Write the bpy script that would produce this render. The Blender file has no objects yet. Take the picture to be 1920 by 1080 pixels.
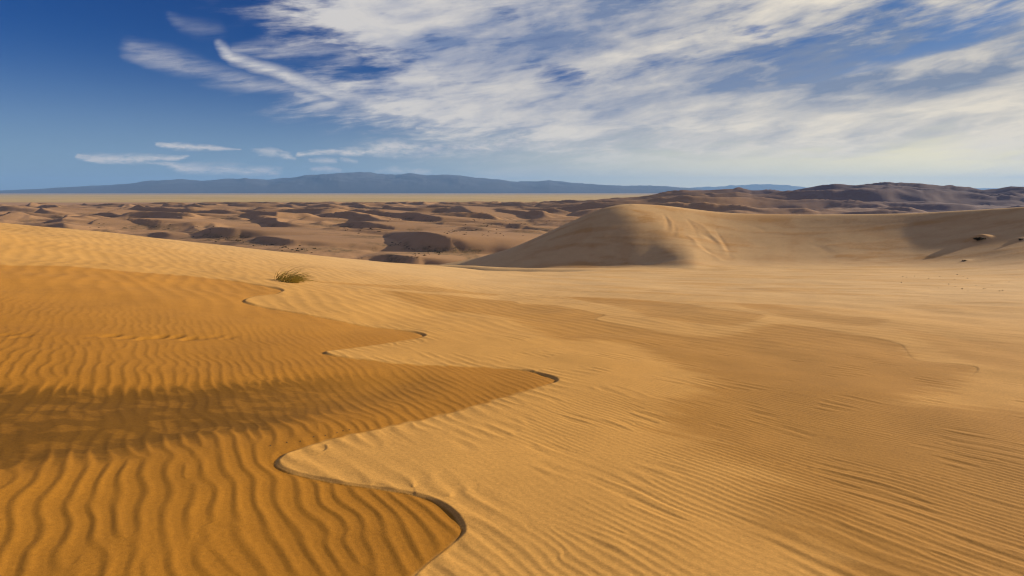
import bpy, math, random
import numpy as np
R = math.radians
S = bpy.context.scene
COL = S.collection

# ------------------------------------------------------------------ camera
F = 1066.0            # focal length in photograph pixels (1920 wide)
HX, HY = 960.0, 358.0  # where the level line of sight meets the photograph
cam = bpy.data.cameras.new("camera"); cam_o = bpy.data.objects.new("camera", cam); COL.objects.link(cam_o)
cam.sensor_width = 36.0; cam.lens = 36.0 * F / 1920.0
cam.shift_y = -(540.0 - HY) / 1920.0
cam.clip_start = 0.05; cam.clip_end = 200000.0
cam_o.rotation_euler = (R(90), 0, 0)
S.camera = cam_o
S.view_settings.view_transform = 'Standard'; S.view_settings.look = 'None'; S.view_settings.gamma = 1.0
S.view_settings.exposure = 0.64
S.cycles.use_denoising = True; S.cycles.denoiser = 'OPENIMAGEDENOISE'; S.cycles.denoising_input_passes = 'RGB_ALBEDO_NORMAL'; S.cycles.denoising_prefilter = 'ACCURATE'; S.cycles.filter_width = 1.15
S.cycles.max_bounces = 4; S.cycles.diffuse_bounces = 2; S.cycles.volume_bounces = 0
S.cycles.transparent_max_bounces = 8

SUN_AZ, SUN_EL = 76.0, 17.0
sun = bpy.data.lights.new("sun", 'SUN'); sun.energy = 5.0; sun.angle = R(0.6); sun.color = (1.0, 0.85, 0.66)
sun_o = bpy.data.objects.new("sun", sun); COL.objects.link(sun_o)
from mathutils import Vector
sd = Vector((math.cos(R(SUN_EL))*math.sin(R(SUN_AZ)), math.cos(R(SUN_EL))*math.cos(R(SUN_AZ)), math.sin(R(SUN_EL))))
sun_o.rotation_euler = sd.to_track_quat('Z', 'Y').to_euler()

# ------------------------------------------------------------------ node expressions
class N:
    """a scalar socket (or number) with arithmetic that grows a node tree"""
    tree = None
    def __init__(s, v): s.v = v
    @staticmethod
    def m(op, *a, clamp=False):
        n = N.tree.nodes.new('ShaderNodeMath'); n.operation = op; n.use_clamp = clamp
        for i, x in enumerate(a):
            x = x.v if isinstance(x, N) else x
            if isinstance(x, (int, float)): n.inputs[i].default_value = float(x)
            else: N.tree.links.new(x, n.inputs[i])
        return N(n.outputs[0])
    def __add__(s, o): return N.m('ADD', s, o)
    __radd__ = __add__
    def __sub__(s, o): return N.m('SUBTRACT', s, o)
    def __rsub__(s, o): return N.m('SUBTRACT', o, s)
    def __mul__(s, o): return N.m('MULTIPLY', s, o)
    __rmul__ = __mul__
    def __truediv__(s, o): return N.m('DIVIDE', s, o)
    def __pow__(s, o): return N.m('POWER', s, o)
def ss(a, b, x):
    n = N.tree.nodes.new('ShaderNodeMapRange'); n.interpolation_type = 'SMOOTHSTEP'
    N.tree.links.new(x.v, n.inputs[0])
    n.inputs[1].default_value = a; n.inputs[2].default_value = b
    return N(n.outputs[0])
def nmax(a, b): return N.m('MAXIMUM', a, b)
def nmin(a, b): return N.m('MINIMUM', a, b)
def link(a, b): N.tree.links.new(a.v if isinstance(a, N) else a, b)
def vec(x, y, z=0.0):
    n = N.tree.nodes.new('ShaderNodeCombineXYZ')
    for i, v in enumerate((x, y, z)):
        v = v.v if isinstance(v, N) else v
        if isinstance(v, (int, float)): n.inputs[i].default_value = v
        else: N.tree.links.new(v, n.inputs[i])
    return n.outputs[0]
def noise(v, scale=1.0, detail=4.0, rough=0.55, dist=0.0, dim='3D'):
    n = N.tree.nodes.new('ShaderNodeTexNoise'); n.noise_dimensions = dim
    n.inputs['Scale'].default_value = scale; n.inputs['Detail'].default_value = detail
    n.inputs['Roughness'].default_value = rough; n.inputs['Distortion'].default_value = dist
    link(v, n.inputs['Vector'])
    return N(n.outputs['Fac'])
def mix(f, a, b, mode='MIX'):
    n = N.tree.nodes.new('ShaderNodeMix'); n.data_type = 'RGBA'; n.blend_type = mode; n.clamp_factor = True
    for i, x in ((0, f), (6, a), (7, b)):
        x = x.v if isinstance(x, N) else x
        if isinstance(x, (int, float)): n.inputs[i].default_value = x
        elif isinstance(x, tuple): n.inputs[i].default_value = (*x, 1)
        else: N.tree.links.new(x, n.inputs[i])
    return n.outputs[2]
def attr(name):
    n = N.tree.nodes.new('ShaderNodeAttribute'); n.attribute_name = name
    return N(n.outputs['Fac'])

# ------------------------------------------------------------------ sky with clouds
W = bpy.data.worlds.new("World"); S.world = W; W.use_nodes = True
N.tree = W.node_tree
bg = W.node_tree.nodes['Background']; bg.inputs[1].default_value = 0.1
sky = W.node_tree.nodes.new('ShaderNodeTexSky'); sky.sky_type = 'NISHITA'; sky.sun_disc = False
sky.sun_elevation = R(SUN_EL); sky.sun_rotation = R(SUN_AZ); sky.altitude = 1200; sky.air_density = 1.0; sky.dust_density = 0.6; sky.ozone_density = 2.5
tc = W.node_tree.nodes.new('ShaderNodeTexCoord')
sx = W.node_tree.nodes.new('ShaderNodeSeparateXYZ'); link(tc.outputs['Generated'], sx.inputs[0])
DX, DY, DZ = (N(sx.outputs[i]) for i in range(3))
AZ = N.m('ARCTAN2', DX, DY) * 57.29578
EL = N.m('ARCSINE', DZ) * 57.29578
def azel(px, py):
    x, z = (px-HX)/F, (HY-py)/F
    return math.degrees(math.atan(x)), math.degrees(math.atan(z/math.hypot(1, x)))
# cloud-deck plane coordinates
k = DZ + 0.10
QX, QY = DX/k, DY/k
nb = noise(vec(QX, QY), 0.9, 6, 0.6)                     # broad
nw1 = noise(vec(QX*0.9 + 4.0, QY*0.9), 1.3, 3, 0.5)
nw2 = noise(vec(QX*0.9 - 7.0, QY*0.9 + 3.0), 1.3, 3, 0.5)
# streak direction: the sheet fans out from the left towards the upper right
ca, sa = math.cos(R(9)), math.sin(R(9))
SU = AZ*ca + EL*sa; SV = EL*ca - AZ*sa
streak = noise(vec(SU*0.055 + nw1*0.9, SV*0.34 + nw2*0.9), 1.0, 8, 0.62)
fine = noise(vec(SU*0.16 + nw2*1.2, SV*0.5 + nw1*1.2), 1.0, 5, 0.58)
hair = noise(vec(SU*0.30 + nw1*1.6, SV*2.0 + nw2*1.8), 1.0, 6, 0.60)
hk = ss(0.30, 0.66, fine*0.45 + hair*0.55)
puff = noise(vec(AZ*0.35, EL*0.75), 1.0, 7, 0.62)
AZw = AZ + (nw1 - 0.5)*7.0 + (fine - 0.5)*3.0
ELw = EL + (nw2 - 0.5)*3.0 + (fine - 0.5)*1.6
def ell(px, py, rx, ry, rot=0.0, s=0.6, warp=1):
    """soft ellipse, centre/radii given in photograph pixels, laid out in azimuth and elevation"""
    a, e = azel(px, py)
    sc = 1/(F*math.pi/180)*math.cos(R(a))
    X = (AZw if warp else AZ) - a; Y = (ELw if warp else EL) - e
    c, q = math.cos(R(rot)), math.sin(R(rot))
    u = (X*c + Y*q)/(rx*sc); v = (Y*c - X*q)/(ry*sc)
    d = N.m('SQRT', u*u + v*v)
    return ss(1.0 + s, 1.0 - s, d)
def stroke(pts, warp=0.35):
    """a tapering wisp along points (px, py, half width)"""
    out = None
    X = AZ + (nw1 - 0.5)*3.0*warp + (fine - 0.5)*4.0*warp; Y = EL + (nw2 - 0.5)*2.0*warp + (fine - 0.5)*3.2*warp
    for (x0, y0, w0), (x1, y1, w1) in zip(pts, pts[1:]):
        a0, e0 = azel(x0, y0); a1, e1 = azel(x1, y1)
        L2 = (a1-a0)**2 + (e1-e0)**2
        t = N.m('MULTIPLY_ADD', X, (a1-a0)/L2, -(a0*(a1-a0) + e0*(e1-e0))/L2)
        t = N.m('ADD', t, Y*((e1-e0)/L2), clamp=True)
        dx = X - (t*(a1-a0) + a0); dy = Y - (t*(e1-e0) + e0)
        sc = 57.3/F
        w = t*((w1-w0)*sc) + w0*sc
        f = ss(1.0, 0.0, N.m('SQRT', dx*dx + dy*dy)/w)
        out = f if out is None else nmax(out, f)
    return out
# the big fanned sheet
sheet = nmax(ell(1300, 120, 640, 165, 3), ell(1000, 205, 380, 62, -6))
sheet = nmax(sheet, ell(780, 40, 230, 110, 0))
sheet = nmax(sheet, ell(1650, 190, 560, 95, 3, 0.5))
sheet = nmax(sheet, ell(2250, 60, 600, 260, 0, 0.5))
sheet = nmax(sheet, ell(1200, -180, 900, 240, 0, 0.5))
holes = nmax(ell(1440, 115, 280, 48, 5, 0.9)*0.42, ell(1050, 143, 50, 16, -10, 1.0)*0.55)
holes = nmax(holes, ell(1810, 45, 100, 22, 22, 0.9)*0.6)
holes = nmax(holes, ell(1690, 98, 110, 12, 12, 0.9)*0.7)
holes = nmax(holes, ell(1430, 58, 40, 12, 0, 0.8)*0.6)
holes = nmax(holes, ell(640, 95, 90, 38, -20, 0.9)*0.5)
tex = (streak - 0.5)*1.25 + (fine - 0.5)*0.9 + (hair - 0.5)*0.85
dens = ss(0.12, 0.82, sheet*0.86*(1.0 - holes*0.85) + tex*ss(0.0, 0.4, sheet)*(1.0 - ss(7.5, 3.0, EL)*0.5))
w1 = stroke([(408, 86, 10), (440, 110, 17), (520, 137, 16), (610, 170, 20), (720, 198, 34), (860, 225, 46)])*(hk*0.55 + 0.5)
w2 = stroke([(245, 88, 20), (320, 112, 30), (400, 140, 26), (480, 157, 20), (590, 173, 20), (720, 190, 30)])*(hk*0.8 + 0.02)*0.62
w3 = stroke([(315, 30, 8), (345, 48, 20), (400, 62, 26)])*0.2*hk
w4 = stroke([(560, 175, 10), (620, 198, 30), (700, 212, 20)])*0.75*hk
w5 = stroke([(440, 96, 14), (520, 96, 30), (600, 92, 36), (660, 105, 30)])*0.6*hk
wisps = nmax(nmax(w1, w2), nmax(nmax(w3, w4), w5))
low = stroke([(292, 273, 4), (340, 275, 8), (400, 281, 8), (448, 284, 3)], 0.4)
low = nmax(low, stroke([(140, 294, 3), (190, 295, 9), (260, 298, 13), (340, 295, 5)], 0.5))
low = nmax(low, stroke([(260, 300, 6), (340, 314, 9), (420, 318, 15), (520, 326, 12)], 0.5)*0.85)
low = nmax(low, stroke([(470, 285, 4), (510, 285, 12), (555, 297, 5)], 0.5)*0.7)
low = nmax(low, stroke([(585, 318, 6), (612, 315, 10), (634, 320, 5)], 0.3)*0.8)
low = nmax(low, stroke([(582, 300, 4), (605, 300, 7), (632, 301, 4)], 0.3)*0.7)
low = nmax(low, stroke([(640, 298, 4), (655, 300, 6), (672, 302, 3)], 0.3)*0.6)
low = nmax(low, stroke([(560, 287, 5), (640, 284, 10), (740, 276, 22), (800, 284, 20), (960, 268, 26), (1120, 258, 40)], 0.6)*0.85)
low = nmax(low, stroke([(780, 242, 5), (860, 242, 12), (960, 236, 20)], 0.6)*0.8)
low = nmax(low, stroke([(705, 322, 4), (745, 316, 12), (800, 324, 6)], 0.5)*0.5)
puff2 = noise(vec(AZ*0.8 + nw1*2.0, EL*2.3), 1.0, 7, 0.65)
low = low*ss(0.32, 0.60, puff*0.4 + puff2*0.6)*1.15
band = stroke([(900, 330, 14), (1200, 318, 36), (1500, 305, 50), (2200, 290, 60)], 0.9)*0.35*(streak + 0.3)
bits = nmax(ell(1195, 93, 28, 8, 5, 0.8), nmax(ell(1340, 212, 60, 14, 8, 0.8), ell(1430, 200, 34, 12, 0, 0.8)))
bits = nmax(bits, ell(1310, 222, 40, 10, 4, 0.8))*ss(0.45, 0.6, puff)*0.8
over = ss(23.0, 42.0, EL)*ss(0.25, 0.55, streak)*0.4  # unseen cloud overhead, added as fill light
behind = ss(0.35, -0.2, DY)*ss(3.0, 14.0, EL)*ss(0.3, 0.6, puff)*0.4  # unseen cloud behind the camera, added to brighten the shaded sand
cloud = N.m('MINIMUM', nmax(nmax(over, behind), nmax(nmax(dens, wisps), nmax(nmax(low, band), bits))), 0.96)
# colours of the sky itself and of the cloud
hs = W.node_tree.nodes.new('ShaderNodeHueSaturation'); hs.inputs['Saturation'].default_value = 1.45
link(sky.outputs[0], hs.inputs['Color'])
gm = W.node_tree.nodes.new('ShaderNodeGamma'); gm.inputs[1].default_value = 1.0
link(hs.outputs[0], gm.inputs[0])
skyc = mix(1.0, gm.outputs[0], (0.025, 0.205, 0.40), 'MULTIPLY')
horiz = N.m('POWER', ss(17.0, 0.0, EL), 2.1); right = ss(-25.0, 45.0, AZ)
skyc = mix(ss(5.0, 45.0, AZ)*0.45, skyc, (0.9, 1.7, 2.9))
skyc = mix(horiz*(right*0.30 + 0.70), skyc, mix(right, (2.0, 2.55, 3.3), (8.6, 7.2, 3.7)))
grey = nmax(ell(1430, 125, 320, 55, 6, 0.9)*0.9, nmax(ell(1690, 150, 190, 34, 2, 0.8)*0.95, nmax(ell(1060, 50, 260, 55, 10, 0.9)*0.85, ell(880, 110, 200, 30, 15, 0.9)*0.4)))
grey = nmax(grey, ell(1560, 185, 110, 20, 5, 0.8)*0.8)
shade = N.m('ADD', grey, (0.56 - fine)*1.8 + (0.53 - streak)*1.8, clamp=True)
lit_c = mix(right, (4.3, 4.1, 3.95), (5.7, 5.05, 4.0))
drk_c = mix(right, (1.1, 1.5, 2.6), (1.35, 1.65, 2.3))
cloudc = mix(shade, lit_c, drk_c)
cloudc = mix(nmax(ss(24.0, 40.0, EL), ss(0.2, -0.2, DY)), cloudc, (2.9, 2.6, 3.9))  # violet-grey colour of the added fill clouds
fin = mix(cloud, skyc, cloudc)
link(fin, bg.inputs[0])

# ------------------------------------------------------------------ numpy helpers
rng = np.random.RandomState(11)
def sstep(a, b, x):
    t = np.clip((x-a)/(b-a), 0, 1); return t*t*(3-2*t)
def sp(x, w=1.0):                      # softplus of width w
    return w*np.logaddexp(0, x/w)
_perm = rng.permutation(256).astype(np.int32); _g = rng.rand(256)*2*np.pi
_gx, _gy = np.cos(_g).astype(np.float32), np.sin(_g).astype(np.float32)
def perlin(x, y, seed=0):
    x = np.asarray(x, np.float64) + seed*17.31; y = np.asarray(y, np.float64) - seed*9.77
    xi = np.floor(x).astype(np.int64); yi = np.floor(y).astype(np.int64)
    xf = (x-xi).astype(np.float32); yf = (y-yi).astype(np.float32)
    u = xf*xf*xf*(xf*(xf*6-15)+10); v = yf*yf*yf*(yf*(yf*6-15)+10)
    def g(i, j):
        h = _perm[(_perm[(xi+i) & 255] + yi + j) & 255]
        return _gx[h]*(xf-i) + _gy[h]*(yf-j)
    a = g(0, 0); a = a + u*(g(1, 0)-a); b = g(0, 1); b = b + u*(g(1, 1)-b)
    return (a + v*(b-a))*1.5
def fbm(x, y, o=4, seed=0, r=0.5):
    s = 0; a = 1
    for i in range(o):
        s = s + a*perlin(x*2**i, y*2**i, seed+i*3); a *= r
    return s
def waves(x, y, lam, ang, dk, da, seed, n=9):
    """sum of neighbouring plane waves: phase and relative amplitude of a ripple train with defects"""
    rs = np.random.RandomState(seed)
    re = 0; im = 0
    for i in range(n):
        kk = 2*np.pi/lam*(1+dk*rs.randn()); a = R(ang + da*rs.randn()); f = rs.rand()*2*np.pi
        ph = (kk*(np.cos(a)*x + np.sin(a)*y) + f).astype(np.float32)
        re = re + np.cos(ph); im = im + np.sin(ph)
    return np.arctan2(im, re), np.sqrt(re*re+im*im)/math.sqrt(n)
def smax(a, b, k):
    h = np.clip(0.5+0.5*(a-b)/k, 0, 1); return b+(a-b)*h+k*h*(1-h)
def spline(P, n=10):
    """Catmull-Rom through rows of P"""
    P = np.asarray(P, float); Q = np.vstack([2*P[0]-P[1], P, 2*P[-1]-P[-2]])
    out = []
    for i in range(1, len(Q)-2):
        t = np.linspace(0, 1, n, endpoint=False)[:, None]
        a, b, c, d = Q[i-1], Q[i], Q[i+1], Q[i+2]
        out.append(0.5*(2*b + (c-a)*t + (2*a-5*b+4*c-d)*t**2 + (3*b-a-3*c+d)*t**3))
    out.append(P[-1:])
    return np.vstack(out)
def polydist(X, Y, L, chunk=6000):
    """distance to open polyline L (m,2); returns dist, arc parameter (segment+t), side (+ left of travel)"""
    L = np.asarray(L, float)
    o = L.mean(0); L = (L-o).astype(np.float32); X = (X-o[0]).astype(np.float32); Y = (Y-o[1]).astype(np.float32)
    a = L[:-1]; d = L[1:]-a; l2 = (d**2).sum(1)+np.float32(1e-9); dn = d/np.sqrt(l2)[:, None]
    D = np.empty(X.size, np.float32); T = np.empty(X.size, np.float32); SI = np.empty(X.size, np.float32)
    for s in range(0, X.size, chunk):
        x = X[s:s+chunk, None]; y = Y[s:s+chunk, None]
        best = None
        rx = x-a[:, 0]; ry = y-a[:, 1]
        t = np.clip((rx*d[:, 0]+ry*d[:, 1])/l2, 0, 1)
        q = (rx-t*d[:, 0])**2+(ry-t*d[:, 1])**2
        j = q.argmin(1); ar = np.arange(len(j))
        D[s:s+chunk] = np.sqrt(q[ar, j]); tt = t[ar, j]; T[s:s+chunk] = j+tt
        e = np.where((tt > 0.9999) & (j < len(dn)-1), 1, 0)-np.where((tt < 1e-4) & (j > 0), 1, 0)
        v = dn[j]+np.where(e[:, None] != 0, dn[j+e], 0)
        SI[s:s+chunk] = np.sign(v[:, 0]*(y[:, 0]-a[j, 1]-tt*d[j, 1])-v[:, 1]*(x[:, 0]-a[j, 0]-tt*d[j, 0]))
    return D, T, SI
def inside(X, Y, L):
    L = np.asarray(L, float); r = np.zeros(X.size, bool)
    for (x0, y0), (x1, y1) in zip(L, np.roll(L, -1, 0)):
        if y0 == y1: continue
        c = ((y0 > Y) != (y1 > Y))
        idx = np.nonzero(c)[0]
        if idx.size:
            r[idx] ^= X[idx] < (x1-x0)*(Y[idx]-y0)/(y1-y0)+x0
    return r

# ------------------------------------------------------------------ landform (camera eye is the origin)
SP0 = sp(np.array(0.0), 3.0)
def base_plane(x, y):
    return -1.7 - 0.110*y + 0.135*(sp(-x, 3.0) - SP0)
def ground_at(px, py):
    """where a line of sight through the photograph meets the near sand sheet"""
    u = (px-HX)/F; w = (py-HY)/F
    lo, hi = 0.3, 120.0
    g = lambda y: base_plane(np.array(u*y), np.array(y)) + w*y
    for _ in range(60):
        m = (lo+hi)/2
        if g(m) < 0: lo = m
        else: hi = m
    return u*lo, lo
EDGE = spline([(-150, -110), (-80, -30), (-45, 12), (-28.3, 31.5), (-17.2, 40), (-11.4, 46.5), (-5.0, 53), (2, 60), (9, 67), (15, 76)], 8)
BCP = [(1180, 382, 110), (1250, 386, 109.3), (1350, 398, 107), (1450, 402, 103.7), (1560, 402, 99), (1700, 400, 92.4), (1820, 394, 86.5), (1920, 388, 81.4), (2100, 380, 72.9), (2400, 372, 60.9), (3000, 368, 43.9)]
BC = spline([((p-HX)/F*y, y, -(q-HY)/F*y, i) for i, (p, q, y) in enumerate(BCP)], 8)
def ipt(ts, xs, v): return np.interp(v, ts, xs)
CONE_R = np.linspace(0, 80, 161)
CONE_P = np.interp(CONE_R, [0, 2.5, 6.2, 13.4, 23.7, 33, 80], [0, .2, 1.2, 4.6, 9.3, 12.1, 22])
CONE_P = np.convolve(np.pad(CONE_P, 8, mode='reflect', reflect_type='odd'), np.hanning(17)/np.hanning(17).sum(), mode='valid')
def dune_b(x, y):
    D, T, SI = polydist(x, y, BC[:, :2])
    i0 = np.clip(T.astype(int), 0, len(BC)-2); fr = T-i0
    zc = BC[i0, 2]*(1-fr)+BC[i0+1, 2]*fr; s = BC[i0, 3]*(1-fr)+BC[i0+1, 3]*fr
    ub = BC[:, 0]/BC[:, 1]; uq = x/np.maximum(y, 1e-3)
    s = sum(np.interp(uq+o_, ub, BC[:, 3]) for o_ in np.linspace(-.09, .09, 15))/15; zc = sum(np.interp(uq+o_, ub, BC[:, 2]) for o_ in np.linspace(-.016, .016, 7))/7
    front = SI < 0                                # crest runs left to right: the camera is on its right-hand side
    S0 = ipt([0, 1.5, 3, 4, 5, 7, 10], [0.40, 0.355, 0.325, 0.322, 0.324, 0.328, 0.328], s)
    L1 = ipt([0, 1.5, 3, 4, 5, 7, 10], [38, 36, 36, 36, 34, 31, 30], s)
    rr = ipt([0, 1, 3, 5, 10], [5.0, 3.0, 1.6, 1.0, 0.8], s)
    Dr = np.sqrt(D*D+rr*rr)-rr
    Dq = np.minimum(Dr, L1); face = S0*(Dq-Dq*Dq/(2*L1)) + 0.02*Dr
    cone = 0.425*(np.sqrt(D*D+36)-6.0)*(1+0.0*D)
    back = 0.30*Dr
    e = BC[1, :2]-BC[0, :2]; e = e/np.hypot(*e)
    vx, vy = x-BC[0, 0], y-BC[0, 1]
    al = -(vx*e[0]+vy*e[1]); ac = (vx*e[1]-vy*e[0])   # beyond the end / towards the camera
    ang = np.degrees(np.arctan2(al, ac))
    end = T < 1e-4
    p = np.where(front, face, back)
    ke = sstep(-24, 20, ang)*(1-sstep(0.6, 1.6, s))
    R0 = np.hypot(vx, vy)
    cone = np.interp(R0, CONE_R, CONE_P) + 0.3*np.maximum(R0-80, 0)
    p = np.where(end | front, face*(1-ke)+smax(cone, face, 0.25)*ke, p)
    p = np.where(end & (ac < 0), cone, p)
    return zc - p, D, s, front


FLOOR = -48.0
HAND = [  # crest lines of the valley dunes: (px, py, height of the slip face in px)
 [(470,450,15),(493,443,22),(533,447,26),(570,452,22),(598,455,14),(590,464,6),(572,473,1)],
 [(350,441,5),(393,427,20),(427,427,25),(460,430,22),(486,432,14),(470,441,8),(424,457,1)],
 [(165,432,2),(180,411,18),(233,408,20),(300,412,18),(360,415,14),(390,418,10),(375,428,1)],
 [(50,408,2),(85,390,12),(130,389,12),(180,393,3)],
 [(180,403,3),(215,393,9),(245,387,8),(258,390,1)],
 [(330,404,3),(353,399,12),(400,403,8),(455,409,3)],
 [(722,446,4),(763,437,20),(783,434,34),(817,438,40),(843,447,34),(857,458,22),(848,473,8),(822,484,1)],
 [(650,488,4),(707,478,12),(747,478,18),(783,482,18),(802,493,5)],
 [(610,424,4),(667,415,16),(700,418,18),(740,427,11),(713,438,1)],
 [(545,420,2),(575,407,14),(590,411,10),(640,416,2)],
 [(660,401,4),(703,392,8),(730,398,12),(773,399,14),(817,405,16),(837,412,10),(817,422,1)],
 [(775,399,2),(857,386,16),(870,388,18),(887,398,14),(913,409,6),(898,416,1)],
 [(910,391,5),(933,388,10),(967,398,12),(1008,406,6),(990,412,1)],
 [(818,423,3),(833,417,12),(885,423,3)],
 [(958,427,3),(980,423,8),(1020,426,2)],
 [(1030,398,3),(1060,392,8),(1110,398,3)],
 [(560,388,2),(600,383,7),(660,388,2)],
 [(20,402,2),(60,398,6),(120,404,2)],
]
HAND_W = []
def hand_world():
    for c in HAND:
        P = []
        for ci, (px, py, hp) in enumerate(c):
            if ci == 0: hp = min(hp, 2)
            yb = -FLOOR*F/(py+hp-HY); h = 1.0
            for _ in range(12):
                yc = yb + h/0.62; h = max(0.2, -FLOOR-(py-HY)*yc/F)
            P.append(((px-HX)/F*yc, yc, h))
        HAND_W.append(spline(P, 9))
hand_world()
SKYL = [(900,372),(1000,372),(1090,370),(1150,367),(1200,364),(1240,358),(1280,355),(1330,354),(1380,352),(1410,357),(1480,358),(1520,352),(1560,347),(1610,348),(1640,345),(1665,343),(1720,347),(1780,350),(1840,355),(1870,354),(1895,350),(1925,352),(2000,346),(2200,350),(2600,356),(4000,360)]
SKU = np.array([(p-HX)/F for p, q in SKYL]); SKZ = np.array([(HY-q)/F for p, q in SKYL])
def valley(x, y):
    u = x/np.maximum(y, 1)
    z = FLOOR + 2.2*fbm(x/160, y/160, 3, 5)
    # big ridges on the right
    ys = 1750.0
    top = np.interp(u, SKU, SKZ)*ys
    rise = sstep(650, ys, y)**1.15*(1-sstep(ys, ys+900, y))
    m = sstep(-0.06, 0.30, u)
    z = z + m*rise*(top-FLOOR-18) 
    # dune trains
    wx = x + 45*fbm(x/260, y/260, 3, 21); wy = y + 45*fbm(x/260, y/260, 3, 22)
    th, am = waves(wx, wy, 105.0, 62.0, 0.22, 16.0, 3, 14)
    t = (th/(2*np.pi)) % 1.0                       # gentle windward side, short lee side facing the viewer
    lee = 0.20
    saw = np.where(t > lee, 1-(t-lee)/(1-lee), t/lee)
    saw = saw**1.25
    A = 12.0*np.clip(am*0.9-0.05, 0.12, 1.1)*(0.35*sstep(300, 450, y)+0.65*sstep(560, 900, y))*(1-sstep(-200, 250, y+250*perlin(x/300, y/900, 8)-np.interp(u, [-.9, -.6, -.3, .2], [1650, 2000, 2600, 2700])))
    A = A*(1-0.45*m)
    th3, am3 = waves(wx+0.4*wy, wy, 210.0, 78.0, 0.2, 9.0, 9, 10)
    t3 = (th3/(2*np.pi)) % 1.0
    z = z + m*12*am3*1.3*np.where(t3 > .3, 1-(t3-.3)/.7, t3/.3)*sstep(700, 1000, y)*(1-sstep(1700, 2300, y))
    z = z + A*saw
    th2, am2 = waves(wx, wy, 42.0, 70.0, 0.25, 18.0, 5, 12)
    t2 = (th2/(2*np.pi)) % 1.0
    saw2 = np.where(t2 > .25, 1-(t2-.25)/.75, t2/.25)
    z = z + 2.2*am2*saw2*(1+0.5*m)*sstep(300, 600, y)*(1-sstep(1600, 2400, y))
    z = z + 0.28*fbm(x/14, y/22, 4, 31, .55)*sstep(250, 350, y)*(1-sstep(1200, 2000, y))
    # hand placed dunes
    for L in HAND_W:
        h0 = L[:, 2].max(); ex = h0*16+20
        sel = np.nonzero((x > L[:, 0].min()-ex) & (x < L[:, 0].max()+ex) & (y > L[:, 1].min()-ex) & (y < L[:, 1].max()+ex))[0]
        if not sel.size: continue
        X, Y = x[sel]+1.5*perlin(x[sel]/25, y[sel]/25, 41), y[sel]+2.5*perlin(x[sel]/25, y[sel]/25, 42)
        best = np.full(sel.size, -99.0)
        for cx_, cy_, ch in L:                     # upper envelope of wind-shaped cones along the crest
            ex_, ey_ = X-cx_, Y-cy_; d = np.hypot(ex_, ey_)+1e-3
            c = (ex_*0.58+ey_*0.815)/d             # 1 = straight upwind
            sl = 0.62-0.555*sstep(-0.42, 0.62, c)
            best = np.maximum(best, ch-sl*d)
        z[sel] = smax(FLOOR+best, z[sel], 0.8)
    z = z - 12*sstep(1500, 2700, y)*(1-m*(1-sstep(2400, 3000, y)))
    return z

# ------------------------------------------------------------------ grid
def rows():
    r = [1.0]
    while r[-1] < 30500:
        y = r[-1]
        if y < 2.5: d = 0.02
        elif y < 120: d = min(y*y/2600.0, 0.0042*y)
        elif y < 3000: d = 0.0055*y
        elif y < 16000: d = 0.02*y
        else: d = 0.06*y
        r.append(y+d)
    return np.array(r)
YR = rows()
fu = np.arange(-1.06, 1.0601, 0.0021)
co = 1.06*np.exp(np.linspace(0.02, 1.7, 34))
UC = np.concatenate([-co[::-1], fu, co])
nr, nc = len(YR), len(UC)
print("grid", nr, nc, nr*nc)
Yg = np.repeat(YR, nc); Ug = np.tile(UC, nr); Xg = Yg*Ug
Z = np.empty(Yg.size); LAB = np.zeros(Yg.size, np.int8)
DRIFT = np.ones(Yg.size, np.float32); DARKEN = np.zeros(Yg.size, np.float32); VEG = np.zeros(Yg.size, np.float32)

near = np.nonzero(Yg < 260)[0]; far = np.nonzero(Yg >= 150)[0]
V = np.full(Yg.size, FLOOR)
V[far] = valley(Xg[far], Yg[far])
V[Yg > 3000] = np.minimum(V[Yg > 3000], -60.0 + 0*V[Yg > 3000])
x, y = Xg[near], Yg[near]
a = base_plane(x, y)
# --- roll over the far edge of the near sheet
De, Te, Se = polydist(x, y, EDGE)
beyond = np.where(Se > 0, De, -De)
fade = 1-sstep(len(EDGE)-14, len(EDGE)-2, Te)
roll = (sp(beyond-1.5, 1.2))*0.55*fade
a = a - roll - 0.3*sp(y-88, 4.0)
# soft swells of the sheet
a = a + 0.10*fbm(x/9, y/9, 3, 51)*sstep(6, 16, y) + 0.03*fbm(x/2.2, y/2.2, 2, 52)*(1-sstep(20, 40, y))
b, Db, sb, frontb = dune_b(x, y)
b = b + 0.07*fbm(x/14, y/14, 3, 55)*sstep(3, 14, Db)
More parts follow.
